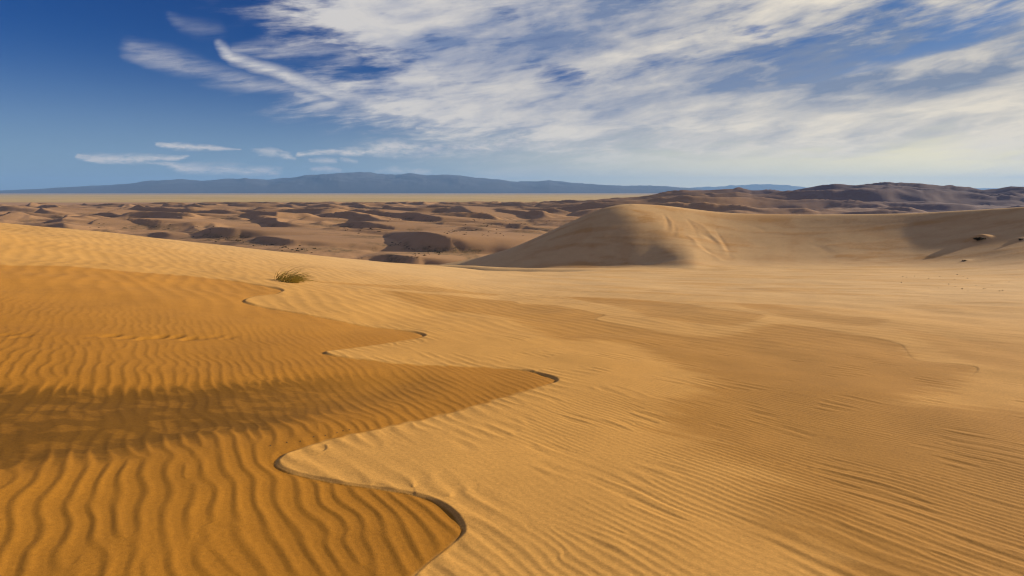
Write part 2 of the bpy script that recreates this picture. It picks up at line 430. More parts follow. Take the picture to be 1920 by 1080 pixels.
# --- slide marks on the dune face
def seg_px(px, py, yy): return np.array(((px-HX)/F*yy, yy))
slides = [((1243,402),(1252,428),.5,-.35),((1250,405),(1268,435),.8,.45),((1262,415),(1262,437),.6,-.5),((1285,408),(1310,440),.6,-.3),((1290,410),(1335,432),.6,.35),
          ((1310,430),(1345,447),.9,-.55),((1325,427),(1365,462),.7,.45),((1288,433),(1312,455),.7,.5),((1296,440),(1345,472),.5,-.3),((1312,455),(1358,478),.7,.4),((1340,425),(1372,470),.5,-.35),
          ((1290,415),(1400,470),.35,-.12),((1400,418),(1440,428),.9,-.2),((1520,440),(1560,452),1.0,-.25)]
for (p0, p1, wd, dep) in slides:
    def hit(p):
        zc = np.interp(p[0], [1180, 1250, 1350, 1450, 1560], [382, 386, 398, 402, 402])
        yy = np.interp(p[0], [1180, 1250, 1350, 1450, 1560], [110, 109, 107, 103, 97]) - (p[1]-zc)*0.33
        return seg_px(p[0], p[1], yy)
    A_, B_ = hit(p0), hit(p1); M_ = (A_+B_)/2+np.array((0.5, 0.5))
    L = spline([A_, M_, B_], 6)
    sel = np.nonzero((np.abs(x-M_[0]) < 14) & (np.abs(y-M_[1]) < 16))[0]
    D, T, _ = polydist(x[sel], y[sel], L)
    tt = T/(len(L)-1)
    b[sel] += 0.14*dep*np.exp(-(D/(0.65*wd*(0.5+tt)))**2)*np.abs(np.sin(np.pi*np.clip(tt, 0, 1)))**0.6
ab = smax(a, b, 1.6)
lab = np.where(b > a, 1, 0)
# --- mound under the shrub on the right dune
def dune_point(px, py):
    best = None
    yy = np.linspace(30, 115, 1200); xx = (px-HX)/F*yy
    aa = base_plane(xx, yy); bb = dune_b(xx, yy)[0]
    zz = smax(aa, bb, 1.6); ray = -(py-HY)/F*yy
    i = np.nonzero(zz >= ray)[0]
    i = i[0] if i.size else len(yy)-1
    return xx[i], yy[i], zz[i]
MOUNDS = []
for px, py, h, r in ((1832, 452, 0.55, 1.1), (1808, 490, 0.12, 0.4), (1912, 451, 0.2, 0.6)):
    mx, my, mz = dune_point(px, py)
    MOUNDS.append((mx, my, mz, h, r))
    ab += h*np.exp(-(((x-mx-0.7*r)/r)**2+((y-my-0.3*r)/r)**2))

# --- light drifts over the older coarse sand
Pleft = [(-100,488,.1),(0,496,.1),(150,503,.1),(300,514,.2),(400,525,.3),(450,532,.6),(500,543,.8),(528,551,1),(517,556,.3),(480,559,.2),(456,566,.9),(470,573,1),(520,583,.8),(600,597,.6),(680,610,.5),(740,618,.5),(780,625,.9),(795,631,1),(770,637,.2),(700,647,.15),(640,655,.2),(606,661,.8),(620,668,.7),(680,676,.5),(760,683,.4),(850,687,.4),(930,690,.4),(990,697,.8),(1020,706,1),(1040,716,1),(1010,728,.2),(950,745,.15),(880,763,.15),(800,783,.15),(720,801,.15),(640,818,.2),(570,838,.3),(530,852,.6),(513,867,1),(527,880,1),(570,892,.8),(640,904,.65),(720,915,.6),(780,926,.75),(820,940,.8),(848,962,.8),(864,988,.7),(846,1012,.25),(812,1042,.2),(785,1068,.2),(762,1105,.2),(740,1200,.2)]
def to_world(P):
    P = spline(P, 7)
    return np.array([(*ground_at(p, q), w) for p, q, w in P])
fg = np.nonzero((y < 24) & (np.abs(x/y) < 1.2))[0]
xf_, yf_ = x[fg], y[fg]
# the boundary wanders a little, as wind-laid edges do
XW = xf_+0.02*perlin(xf_/0.8, yf_/0.8, 61); YW = yf_+0.03*perlin(xf_/0.8, yf_/0.8, 62)
Lw = to_world(Pleft)
D, T, _ = polydist(XW, YW, Lw[:, :2])
poly = np.vstack([Lw[:, :2], [(-20, 0.2), (-60, 5), (-60, Lw[0, 1])]])
ins = inside(XW, YW, poly)
sdl = np.where(ins, -D, D)                     # + on the light drift
i0 = np.clip(T.astype(int), 0, len(Lw)-2); fr = T-i0
wt = Lw[i0, 2]*(1-fr)+Lw[i0+1, 2]*fr
hl = 0.021*wt*(1+0.2*perlin(xf_/0.9, yf_/0.9, 63))*np.clip(0.75+yf_/22, .75, 1.5)
lipz = hl*sstep(0, 1, sdl/(hl/0.48+0.006))*(0.45+0.55*np.exp(-np.maximum(sdl-hl, 0)/0.45))
foot = -0.006*np.exp(-(np.minimum(sdl, 0)/0.06)**2)*wt*(sdl < 0)
feather = 0.012+0.10*(1-np.clip(wt*1.6, 0, 1))*np.clip(yf_/6, .4, 2)
drift = sstep(-0.6*feather, 0.6*feather, sdl + feather*0.6*perlin(xf_/0.12, yf_/0.2, 64))
dz = lipz+foot
# right-hand patches of coarse sand (thin edges)
PATCH = [
 ([(590,529,.1),(700,532,.2),(800,536,.3),(900,542,.5),(938,549,.7),(900,551,.1),(800,547,.0),(720,541,.0)], .55, .25),
 ([(720,551,.1),(800,554,.2),(900,560,.3),(960,566,.7),(975,572,.7),(1040,576,.3),(1100,587,.4),(1132,592,.7),(1118,601,.8),(1180,612,.6),(1260,626,.5),(1330,631,.2),(1395,626,.1),(1420,617,.1),(1480,613,.5),(1560,624,.5),(1640,636,.6),(1685,645,.8),(1700,657,.4),(1720,676,.4),(1800,686,.8),(1832,693,.8),(1815,706,.1),(1790,722,0),(1700,760,0),(1990,800,0),(1990,1090,0),(1660,1120,0),(1560,1040,0),(1500,970,0),(1430,890,0),(1340,835,0),(1262,800,0),(1240,778,0),(1300,742,0),(1322,713,0),(1280,690,0),(1222,668,0),(1200,650,0),(1130,641,0),(1060,641,0),(1020,629,0),(960,601,0),(900,590,0),(800,582,0)], .75, .5),
 ([(1030,546,.1),(1120,552,.3),(1230,566,.6),(1290,574,.8),(1330,583,.1),(1400,590,.3),(1432,598,.4),(1390,612,0),(1330,610,0),(1230,600,0),(1190,586,0),(1130,572,0),(1060,557,0)], .6, .3),
 ([(1370,570,.1),(1420,572,.2),(1500,583,.3),(1580,597,.3),(1665,608,.3),(1620,615,0),(1540,608,0),(1470,597,0),(1400,581,0)], .45, .3),
 ([(1680,620,.1),(1740,628,.2),(1820,640,.3),(1990,655,.3),(1990,700,0),(1850,690,0),(1780,662,0)], .4, .3),
 ([(1250,540,.1),(1330,545,.2),(1420,556,.2),(1360,560,0),(1280,552,0)], .35, .3)]
coarse_shade = np.zeros(fg.size)
for P, amt, fth in PATCH:
    Lp = to_world(P+[P[0]])
    bx = (xf_ > Lp[:, 0].min()-2) & (xf_ < Lp[:, 0].max()+2) & (yf_ > Lp[:, 1].min()-2) & (yf_ < Lp[:, 1].max()+2)
    s_ = np.nonzero(bx)[0]
    if not s_.size: continue
    X_, Y_ = XW[s_], YW[s_]
    # streaked feather, drawn out along the wind
    ca_, sa_ = math.cos(R(-35)), math.sin(R(-35))
    st = fbm((X_*ca_+Y_*sa_)/1.6, (Y_*ca_-X_*sa_)/0.22, 3, 71)
    D, T, _ = polydist(X_, Y_, Lp[:, :2])
    sdp = np.where(inside(X_, Y_, Lp[:, :2]), -D, D)
    i0 = np.clip(T.astype(int), 0, len(Lp)-2); fr = T-i0
    w_ = Lp[i0, 2]*(1-fr)+Lp[i0+1, 2]*fr
    h_ = 0.012*w_
    dz[s_] += h_*np.clip(sdp/(h_/0.7+0.01), 0, 1)*np.exp(-np.maximum(sdp-h_, 0)/1.2)
    f_ = 0.03+fth*0.55*(1-np.clip(w_*1.1, 0, .93))
    c_ = 1-sstep(-f_, f_, sdp+st*f_*0.9)
    coarse_shade[s_] = np.maximum(coarse_shade[s_], 0.85*amt*c_)
for px, py, rx_, ry_, am_ in ((1400,850,.5,.35,.6),(1470,830,.4,.4,.55),(1560,960,.5,.45,.7),(1700,1010,.6,.35,.7),(1620,900,.7,.6,.45),(1330,770,.6,.4,.6),(1500,1000,.3,.3,.4)):  # soft shadows at lower right, painted in as dark blotches
    cx_, cy_ = ground_at(px, py)
    coarse_shade = np.maximum(coarse_shade, am_*np.exp(-((xf_-cx_)/rx_)**2-((yf_-cy_)/ry_)**2)*(1+0.4*perlin(xf_/0.5, yf_/0.5, 75)))
# --- ripples
vis = lambda lam: 1-sstep(0.55, 1.1, (yf_*yf_/2600.0)/(lam*0.42))       # fade where the grid can no longer carry them
wob = 0.035*fbm(xf_/0.7, yf_/0.7, 2, 81)
thA, amA = waves(xf_+wob, yf_+wob, 0.122, 33.0, 0.115, 5.0, 17, 13)
ph = thA+0.8*np.sin(thA+.3)
profA = np.sqrt(np.cos(ph/2)**2+0.008)
rA = (profA-0.6)*0.0058*np.clip(0.35+0.9*amA, .4, 1.25)*(1-0.5*sstep(4.5, 9, yf_))
thB, amB = waves(xf_+wob*.6, yf_+wob*.6, 0.076, 43.0, 0.07, 4.5, 23, 12)
profB = np.sqrt(np.cos((thB+0.5*np.sin(thB))/2)**2+0.03)
mB = sstep(-0.2, 0.5, fbm(xf_/1.3, yf_/1.3, 3, 83)+0.45*np.clip(xf_/yf_*2, -.6, 1))
rB = (profB-0.6)*0.0043*(0.25+0.75*mB)*(0.55+0.45*sstep(-0.3, 0.3, xf_/yf_))
thC, amC = waves(xf_+wob, yf_+wob, 0.20, 38.0, 0.16, 9.0, 29, 12)
profC = np.sqrt(np.cos((thC+0.7*np.sin(thC))/2)**2+0.02)
mC = sstep(0.05, 0.5, fbm(xf_/0.9+3, yf_/0.9, 2, 85))
tong = np.exp(-(np.maximum(sdl, 0)/0.35)**2)*(1-sstep(9, 14, yf_))
rC = (profC-0.6)*0.010*np.clip(1.0*tong+0.9*mC*amC, 0, 1.1)
# shallow hollow with a darker band of sand among the ripples
stp = [(-200,708),(0,716),(60,722),(130,718),(200,722),(300,722),(380,718),(450,716),(520,710),(600,704),(700,702),(770,706),(790,716),(740,738),(660,760),(600,772),(540,790),(470,806),(400,806),(330,818),(260,830),(200,846),(120,846),(60,862),(0,868),(-200,880)]
Ls = np.array([ground_at(*p) for p in spline(stp, 5)])
D, T, _ = polydist(xf_, yf_, np.vstack([Ls, Ls[:1]]))
sds = np.where(inside(xf_, yf_, Ls), D, -D)
stx = np.interp(xf_/yf_, [-0.9, -0.42, -0.28, -0.17], [1.0, 0.9, 0.4, 0.1])
darken = sstep(-0.13, 0.17, sds+0.24*(0.62-profA)+0.05*fbm(xf_/.4, yf_/.4, 3, 87))*stx
darken *= 1-0.35*sstep(0.1, 0.6, fbm(xf_/0.35, yf_/0.22, 3, 88)+0.15)
darken *= (1-drift)
dz += -0.05*sstep(-0.5, 0.45, sds)*(1-drift)
rA = rA*(1-0.6*darken)
old = 1-drift
rip = old*rA*vis(.122) + drift*(rB*vis(.076) + rC*vis(.2))
rip = rip*np.clip(np.abs(sdl)/0.05+0.15, 0, 1)
rip *= np.clip((yf_-0.8)/0.8, 0, 1)
ytr = ground_at(268, 631)[1]
rip *= 1-0.6*np.exp(-((yf_-ytr)/0.4)**2)*(xf_/yf_ < -0.45)
dz += rip
# --- a line of animal tracks, softened by the wind
for i, px in enumerate((8, 42, 178, 207, 238, 268, 298, 328, 355, 380, 405, 430)):
    tx, ty = ground_at(px, 631+2*math.sin(i*1.7)+(px-268)*0.004)
    dpt = 0.6*[.02, .02, .015, .045, .035, .055, .055, .045, .05, .025, .02, .02][i]
    rx = (xf_-tx); ry = (yf_-ty)
    dz += -dpt*np.exp(-((rx/0.075)**2+(ry/0.17)**2)**1.5)
    darken = np.maximum(darken, 12*dpt*np.exp(-((rx/0.08)**2+(ry/0.22)**2)**1.5))  # shade inside the dents painted into the sand colour
ab[fg] += dz
# broad, low wind ripples beyond
thD, amD = waves(x, y, 0.45, 38.0, 0.12, 7.0, 37, 12)
rD = 0.011*np.sqrt(np.cos((thD+.6*np.sin(thD))/2)**2+.03)*sstep(9, 14, y)*(1-sstep(26, 40, y))*np.clip(.3+amD, 0, 1)
ab += np.where(lab == 0, rD, 0)*(1-0.4*sstep(-5, 12, x))
dr = np.ones(x.size, np.float32)
dr[fg] = drift*(1-0.75*coarse_shade); darken = np.maximum(darken, 0.30*coarse_shade*drift)
# streaks swept over the basin
ang = R(-22); cx, sx_ = math.cos(ang), math.sin(ang)
U_, V_ = x*cx+y*sx_, y*cx-x*sx_
stk = fbm(U_/13+0.6*perlin(U_/20, V_/12, 90), V_/3.4, 5, 91, 0.6)
dr -= 0.42*sstep(-0.05, 0.7, stk+0.05)*sstep(15, 24, y)*(1-sstep(-6, 2, -x+0*y)*0.8)*np.where(frontb, 1, .6)
dr -= 0.25*sstep(2, 14, x)*sstep(0.1, 0.5, fbm(x/7+U_/25, y/7, 4, 93))*(lab == 1)*(Db < 26)*sstep(1.5, 5, Db)
ab += 0.02*sstep(-0.1, 0.5, stk)*sstep(15, 24, y)
z = smax(ab, V[near], 2.0)
lab = np.where(V[near] > ab, 2, lab)
Z[near] = z; LAB[near] = lab; DRIFT[near] = np.clip(dr, 0, 1)
idx = near[fg]; DARKEN[idx] = darken
rest = np.nonzero(Yg >= 260)[0]
Z[rest] = V[rest]; LAB[rest] = 2
pl = (Yg > 3000)
LAB[pl] = 3
Z[pl] = -60 + 1.5*fbm(Xg[pl]/1200, Yg[pl]/1200, 2, 95)
bl = (Yg > 2600) & (Yg <= 3000)
t_ = sstep(2600, 3000, Yg[bl]); Z[bl] = Z[bl]*(1-t_)+(-60+1.5*fbm(Xg[bl]/1200, Yg[bl]/1200, 2, 95))*t_
# vegetation on the valley floor, in hollows
vm = (LAB == 2)
hgt = Z[vm]-(FLOOR-12*sstep(1500, 2700, Yg[vm]))
xx, yy = Xg[vm], Yg[vm]
VEG[vm] = sstep(0.05, 0.45, fbm(xx/45, yy/60, 4, 97, .6)+0.05)*(1-sstep(3.5, 8.0, hgt))*(1-0.6*sstep(1300, 2300, yy))

# ------------------------------------------------------------------ meshes
def mesh_from(name, verts, quads, mat, attrs=None, kind='structure'):
    me = bpy.data.meshes.new(name)
    me.vertices.add(len(verts)); me.vertices.foreach_set("co", np.asarray(verts, np.float32).ravel())
    n = len(quads); me.loops.add(n*4); me.polygons.add(n)
    me.loops.foreach_set("vertex_index", np.asarray(quads, np.int32).ravel())
    me.polygons.foreach_set("loop_start", np.arange(n, dtype=np.int32)*4)
    me.polygons.foreach_set("loop_total", np.full(n, 4, np.int32))
    me.polygons.foreach_set("use_smooth", np.ones(n, bool))
    for k_, v_ in (attrs or {}).items():
        at = me.attributes.new(k_, 'FLOAT', 'POINT'); at.data.foreach_set("value", np.asarray(v_, np.float32))
    me.update(calc_edges=True)
    me.materials.append(mat)
    o = bpy.data.objects.new(name, me); COL.objects.link(o)
    if kind: o['kind'] = kind
    return o

# ------------------------------------------------------------------ materials
def material(name):
    m = bpy.data.materials.new(name); m.use_nodes = True; N.tree = m.node_tree
    b = m.node_tree.nodes['Principled BSDF']; b.inputs['Roughness'].default_value = 0.95
    b.inputs['Specular IOR Level'].default_value = 0.15
    return m, b
def coords():
    t = N.tree.nodes.new('ShaderNodeTexCoord'); return t.outputs['Object']
def bump(h, strength, dist, b):
    n = N.tree.nodes.new('ShaderNodeBump'); n.inputs['Strength'].default_value = strength; n.inputs['Distance'].default_value = dist
    link(h, n.inputs['Height']); link(n.outputs[0], b.inputs['Normal'])

FINE = (0.525, 0.283, 0.066); COARSE = (0.33, 0.143, 0.012); DARK_SAND = (0.15, 0.068, 0.005)
def sand_material(name, fine):
    m, b = material(name)
    P = coords()
    g = noise(P, 170.0, 2, 0.7)                      # grains
    g2 = noise(P, 38.0, 3, 0.6)
    big = noise(P, 0.45, 4, 0.55); mid = noise(P, 3.0, 4, 0.55)
    s0 = N.tree.nodes.new('ShaderNodeSeparateXYZ'); link(P, s0.inputs[0])
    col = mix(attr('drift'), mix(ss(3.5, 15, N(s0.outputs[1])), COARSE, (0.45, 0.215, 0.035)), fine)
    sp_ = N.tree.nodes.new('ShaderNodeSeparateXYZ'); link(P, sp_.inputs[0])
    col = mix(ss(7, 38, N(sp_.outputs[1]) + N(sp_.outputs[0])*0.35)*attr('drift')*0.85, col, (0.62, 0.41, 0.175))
    col = mix(attr('darken'), col, DARK_SAND)  # darker tone by mask, including the shade painted into the track dents
    col = mix((big - 0.5)*0.9 + 0.5, mix(1.0, col, (0.90, 0.86, 0.80), 'MULTIPLY'), mix(1.0, col, (1.08, 1.09, 1.12), 'MULTIPLY'))
    v = (g - 0.5)*1.0 + (g2 - 0.5)*0.55 + (mid - 0.5)*0.22 + 1.0
    col = mix(1.0, col, vec(v, v, v), 'MULTIPLY')
    link(col, b.inputs['Base Color'])
    bump(g*0.6 + g2*0.9, 0.5, 0.004, b)
    return m
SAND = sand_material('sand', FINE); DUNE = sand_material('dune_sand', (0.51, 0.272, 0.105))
def valley_material():
    m, b = material('valley_sand'); P = coords()
    n1 = noise(P, 0.02, 5, 0.6); n2 = noise(P, 0.25, 5, 0.65); n3 = noise(P, 1.1, 3, 0.7)
    col = mix(n1, (0.36, 0.205, 0.090), (0.45, 0.262, 0.118))
    sv = N.tree.nodes.new('ShaderNodeSeparateXYZ'); link(P, sv.inputs[0])
    col = mix(ss(150, 700, N(sv.outputs[0]) - N(sv.outputs[1])*0.12)*0.75, col, (0.145, 0.132, 0.150))  # cloud shade and haze on the right-hand hills painted into the sand colour
    veg = attr('veg')*ss(0.38, 0.62, n2*0.6 + n3*0.4)
    col = mix(veg*0.8, col, (0.085, 0.070, 0.028))
    v = (n2 - 0.5)*0.25 + (n3 - 0.5)*0.12 + 1.0
    col = mix(1.0, col, vec(v, v, v), 'MULTIPLY')
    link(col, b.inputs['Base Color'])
    return m
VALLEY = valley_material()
def plain_material():
    m, b = material('plain'); P = coords()
    s = N.tree.nodes.new('ShaderNodeSeparateXYZ'); link(P, s.inputs[0])
    X_, Y_ = N(s.outputs[0]), N(s.outputs[1])
    n1 = noise(vec(X_*0.00025, Y_*0.0007), 1.0, 5, 0.6); n2 = noise(P, 0.004, 5, 0.6)
    col = mix(ss(0.35, 0.65, n1), (0.48, 0.34, 0.105), (0.58, 0.40, 0.15))
    col = mix(ss(0.5, 0.75, n2)*0.5, col, (0.20, 0.17, 0.06))
    col = mix(ss(7000, 12000, Y_)*0.7, col, (0.24, 0.17, 0.12))
    link(col, b.inputs['Base Color'])
    return m
PLAIN = plain_material()

ii = (np.arange(nr-1)[:, None]*nc + np.arange(nc-1)[None, :]).ravel()
quads = np.stack([ii, ii+1, ii+1+nc, ii+nc], 1)
ql = LAB[ii]
VV = np.stack([Xg, Yg, Z], 1).astype(np.float32)
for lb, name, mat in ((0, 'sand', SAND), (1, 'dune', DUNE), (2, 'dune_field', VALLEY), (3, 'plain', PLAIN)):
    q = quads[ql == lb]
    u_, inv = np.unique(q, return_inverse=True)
    at = {'drift': DRIFT[u_], 'darken': DARKEN[u_]} if lb < 2 else ({'veg': VEG[u_]} if lb == 2 else {})
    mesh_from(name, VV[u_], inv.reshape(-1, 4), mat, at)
# sand behind the camera
gx = np.linspace(-300, 300, 121); gy = np.concatenate([np.linspace(-200, -4, 40), np.linspace(-3, 1.02, 9)])
GX, GY = np.meshgrid(gx, gy); GX = GX.ravel(); GY = GY.ravel()
GZ = np.maximum(base_plane(GX, GY), -46) - 0.01
De, Te, Se = polydist(GX, GY, EDGE)
GZ = GZ - sp(np.where(Se > 0, De, -De), 2.0)*0.55
GZ = np.maximum(GZ, -60)
i2 = (np.arange(len(gy)-1)[:, None]*121 + np.arange(120)[None, :]).ravel()
mesh_from('sand', np.stack([GX, GY, GZ], 1), np.stack([i2, i2+1, i2+122, i2+121], 1), SAND, {'drift': np.ones(GX.size), 'darken': np.zeros(GX.size)})

# ------------------------------------------------------------------ mountains
def mountains(name, line, y0, depth, amp, seed, mat):
    us = np.arange(-2.2, 2.2, 0.0012); n = 70
    lu = np.array([(p-HX)/F for p, q in line]); lz = np.array([(HY-q)/F for p, q in line])
    t = np.linspace(0, 1, n)
    UU, TT = np.meshgrid(us, t); yy = y0+TT*depth; xx = UU*yy
    prof = np.interp(UU, lu, lz)*(y0+depth*0.55)
    shape = np.sin(np.pi*np.clip(TT/1.1, 0, 1))**0.8
    rid = 1-np.abs(fbm(xx/2100, yy/2100, 5, seed, 0.55))*1.3
    f2 = fbm(xx/1100, yy/1800, 5, seed+3, .6)
    env = np.clip(shape, 0, 1)
    zz = -62+np.maximum(prof+62, 0)*env*(0.90+0.10*rid)+f2*amp*env*np.clip((prof+20)/200, 0, 1)
    i = (np.arange(n-1)[:, None]*len(us)+np.arange(len(us)-1)[None, :]).ravel()
    w = len(us)
    return mesh_from(name, np.stack([xx.ravel(), yy.ravel(), zz.ravel()], 1), np.stack([i, i+1, i+1+w, i+w], 1), mat)
def rock_material():
    m, b = material('mountain_rock'); P = coords()
    n1 = noise(P, 0.0015, 6, 0.6)
    link(mix(n1, (0.045, 0.048, 0.058), (0.085, 0.080, 0.085)), b.inputs['Base Color'])
    return m
ROCK = rock_material()
mountains('mountains', [(-900,362),(-300,361),(-100,360),(0,357),(60,355),(130,351),(180,349),(220,346),(260,342),(300,338),(340,337),(380,339),(420,336),(460,334),(500,337),(540,333),(570,329),(600,325),(635,321),(660,323),(700,325),(740,328),(770,326),(800,329),(830,327),(860,328),(890,332),(930,335),(960,339),(1000,340),(1030,337),(1060,342),(1100,345),(1150,347),(1200,349),(1260,350),(1310,354),(1360,362),(1500,364),(3000,366)], 15500, 6500, 34, 201, ROCK)
mountains('mountains', [(-500,366),(1150,366),(1250,356),(1320,351),(1380,347),(1430,345),(1480,348),(1540,353),(1620,356),(1800,353),(2000,355),(2300,352),(3000,362)], 25500, 5500, 50, 231, ROCK)

# ------------------------------------------------------------------ plants and stones
ZG = Z.reshape(nr, nc)
def surf(px_x, px_y):
    """height of the finished ground at (x, y)"""
    u = px_x/px_y
    j = int(np.clip(np.searchsorted(UC, u)-1, 0, nc-2)); i = int(np.clip(np.searchsorted(YR, px_y)-1, 0, nr-2))
    fu_ = (u-UC[j])/(UC[j+1]-UC[j]); fy = (px_y-YR[i])/(YR[i+1]-YR[i])
    return float((ZG[i, j]*(1-fu_)+ZG[i, j+1]*fu_)*(1-fy)+(ZG[i+1, j]*(1-fu_)+ZG[i+1, j+1]*fu_)*fy)
def sight(px, py, ymin=1.5):
    """first ground met along a line of sight"""
    u = (px-HX)/F; w = -(py-HY)/F
    for yy in YR[YR > ymin]:
        if yy > 3000: break
        if surf(u*yy, yy) >= w*yy: break
    return u*yy, yy, surf(u*yy, yy)
def tag(o, label, cat, group=None):
    o['label'] = label; o['category'] = cat
    if group: o['group'] = group
def pmesh(name, vs, fs, mat, parent=None, smooth=False):
    me = bpy.data.meshes.new(name); me.from_pydata(vs, [], fs); me.update(); me.materials.append(mat)
    if smooth:
        for p in me.polygons: p.use_smooth = True
    o = bpy.data.objects.new(name, me); COL.objects.link(o)
    if parent: o.parent = parent
    return o
def leaf_material(name, c0, c1):
    m, b = material(name); P = coords()
    link(mix(noise(P, 9.0, 3), c0, c1), b.inputs['Base Color']); b.inputs['Roughness'].default_value = 0.7
    return m
GREEN = leaf_material('green_grass', (0.26, 0.22, 0.030), (0.55, 0.45, 0.10))
STRAW = leaf_material('dry_grass', (0.20, 0.13, 0.03), (0.34, 0.23, 0.06))
BUSH = leaf_material('shrub_leaves', (0.022, 0.022, 0.009), (0.065, 0.058, 0.020))
BARK = leaf_material('shrub_wood', (0.05, 0.035, 0.02), (0.10, 0.07, 0.04))
def stone_material():
    m, b = material('dark_stone'); P = coords()
    link(mix(noise(P, 20.0, 4), (0.05, 0.04, 0.03), (0.12, 0.09, 0.06)), b.inputs['Base Color']); return m
STONE = stone_material()
def blade(vs, fs, p, d, L, bend, w, rnd):
    """tapering grass blade: a folded ribbon that arches over downwind (+x)"""
    p = np.array(p, float); d = np.array(d, float); d /= np.linalg.norm(d); n = 7
    i0 = len(vs)
    side = np.cross(d, (0.3, 1, 0.2)); side /= np.linalg.norm(side)
    for k_ in range(n+1):
        t = k_/n; ww = w*(1-t)**0.7*0.5+0.0012
        up = np.cross(side, d)
        vs += [tuple(p-side*ww), tuple(p+up*ww*0.6), tuple(p+side*ww)]
        if k_: 
            a_ = i0+3*(k_-1)
            fs += [(a_, a_+1, a_+4, a_+3), (a_+1, a_+2, a_+5, a_+4), (a_+2, a_, a_+3, a_+5)]
        p = p+d*L/n
        d = d+np.array((bend, 0.04*rnd.uniform(-1, 1), -bend*0.55*t-0.03))*(1.0/n)*1.6; d /= np.linalg.norm(d)
rnd = random.Random(5)
gx_, gy_ = ground_at(543, 533)
tuft = bpy.data.objects.new('grass_tuft', None); COL.objects.link(tuft); tuft.location = (gx_, gy_, surf(gx_, gy_))
tag(tuft, 'lone tuft of green desert grass bent over by the wind on the pale sand', 'grass')
def tuft_part(name, n, mat, w, dry):
    vs, fs = [], []
    for i in range(n):
        if rnd.random() < 0.2: bx_, by_ = rnd.gauss(-0.42, 0.05), rnd.gauss(0.16, 0.05)
        else: bx_, by_ = rnd.gauss(-0.02, 0.14), rnd.gauss(0.0, 0.09)
        L = rnd.uniform(0.35, 0.85)*(1.12 if dry else 1)
        d = (rnd.uniform(-0.3, 1.1), rnd.uniform(-.5, .4), rnd.uniform(0.3, 1.0))
        blade(vs, fs, (bx_, by_, surf(gx_+bx_, gy_+by_)-surf(gx_, gy_)-0.03), d, L, rnd.uniform(1.0, 2.4), w*rnd.uniform(.7, 1.25), rnd)
    pmesh(name, vs, fs, mat, tuft)
tuft_part('green_blades', 115, GREEN, 0.018, False)
tuft_part('dry_blades', 20, STRAW, 0.014, True)

def shrub_mesh(seed, leaves=420, flat=0.62):
    r = random.Random(seed); lv, lf, sv, sf = [], [], [], []
    blobs = [(r.gauss(0, .38), r.gauss(0, .30), r.uniform(.12, .62)*flat*1.3, r.uniform(.22, .42)) for _ in range(9)]
    for i in range(leaves):
        b_ = r.choice(blobs); v = np.array((r.gauss(0, 1), r.gauss(0, 1), r.gauss(0, 1))); v /= np.linalg.norm(v)
        p = np.array(b_[:3])+v*b_[3]*r.uniform(.55, 1.08)*np.array((1, 1, flat))
        if p[2] < 0.0: p[2] = abs(p[2])*.4
        a1 = np.array((r.gauss(0, 1), r.gauss(0, 1), r.gauss(0.3, 1))); a1 /= np.linalg.norm(a1); a2 = np.cross(a1, v); a2 /= np.linalg.norm(a2)+1e-6
        s_ = r.uniform(.035, .085); k_ = len(lv)
        lv += [tuple(p-a1*s_*1.6), tuple(p+a2*s_*.6), tuple(p+a1*s_*1.6), tuple(p-a2*s_*.6)]; lf.append((k_, k_+1, k_+2, k_+3))
    for b_ in blobs:
        k_ = len(sv); e = np.array(b_[:3]); q = 0.018
        sv += [(-q, -q, -.1), (q, -q, -.1), (0, q, -.1), tuple(e+(-q*.3, 0, 0)), tuple(e+(q*.3, 0, 0)), tuple(e+(0, q*.3, 0))]
        sf += [(k_, k_+1, k_+4, k_+3), (k_+1, k_+2, k_+5, k_+4), (k_+2, k_, k_+3, k_+5)]
    return lv, lf, sv, sf
def big_shrub(label, loc, size, seed):
    lv, lf, sv, sf = shrub_mesh(seed, 900)
    t = bpy.data.objects.new('shrub', None); COL.objects.link(t); t.location = loc; t.scale = (size,)*3
    tag(t, label, 'shrub')
    pmesh('foliage', lv, lf, BUSH, t); pmesh('stem', sv, sf, BARK, t)
for (mx, my, mz, h, r), sz, lab_ in zip(MOUNDS, (0.68, 0.25, 0.33), (
        'dark dry shrub casting a shadow from its sand mound on the big dune face',
        'tiny dark shrub on the dune face below the shrub that casts a shadow',
        'small dark shrub in the shade at the far right of the dune face')):
    big_shrub(lab_, (mx-0.15*r, my-0.35*r, surf(mx-0.15*r, my-0.35*r)-0.05), sz, int(sz*100))

protos = []
for sd_ in range(4):
    lv, lf, sv, sf = shrub_mesh(300+sd_, 260)
    k_ = len(lv); me = bpy.data.meshes.new('shrub'); me.from_pydata(lv+sv, [], lf+[tuple(i+k_ for i in f) for f in sf]); me.update(); me.materials.append(BUSH)
    protos.append(me)
def far_shrub(x_, y_, size):
    o = bpy.data.objects.new('shrub', protos[rnd.randrange(4)]); COL.objects.link(o)
    o.location = (x_, y_, surf(x_, y_)-0.08*size); o.rotation_euler = (0, 0, rnd.uniform(0, 6.28)); o.scale = (size, size, size*rnd.uniform(.7, 1.1))
    tag(o, 'low dark shrub in a hollow among the brown dunes of the valley', 'shrub', 'shrubs in the hollows between the valley dunes')
clumps = [(800,478,16,9),(822,474,12,7),(785,468,16,4),(750,458,22,8),(545,466,22,16),(570,469,12,8),(510,462,18,6),(420,448,20,10),(445,452,16,8),(385,430,22,6),(300,425,24,7),(195,425,18,6),(680,427,14,8),(690,434,18,6),(870,435,26,10),(900,432,28,12),(930,440,22,8),(905,421,22,8),(950,420,26,8),(750,412,14,6),(795,415,14,6),(895,410,12,6),(640,407,20,5),(500,398,30,5),(1010,415,20,6)]
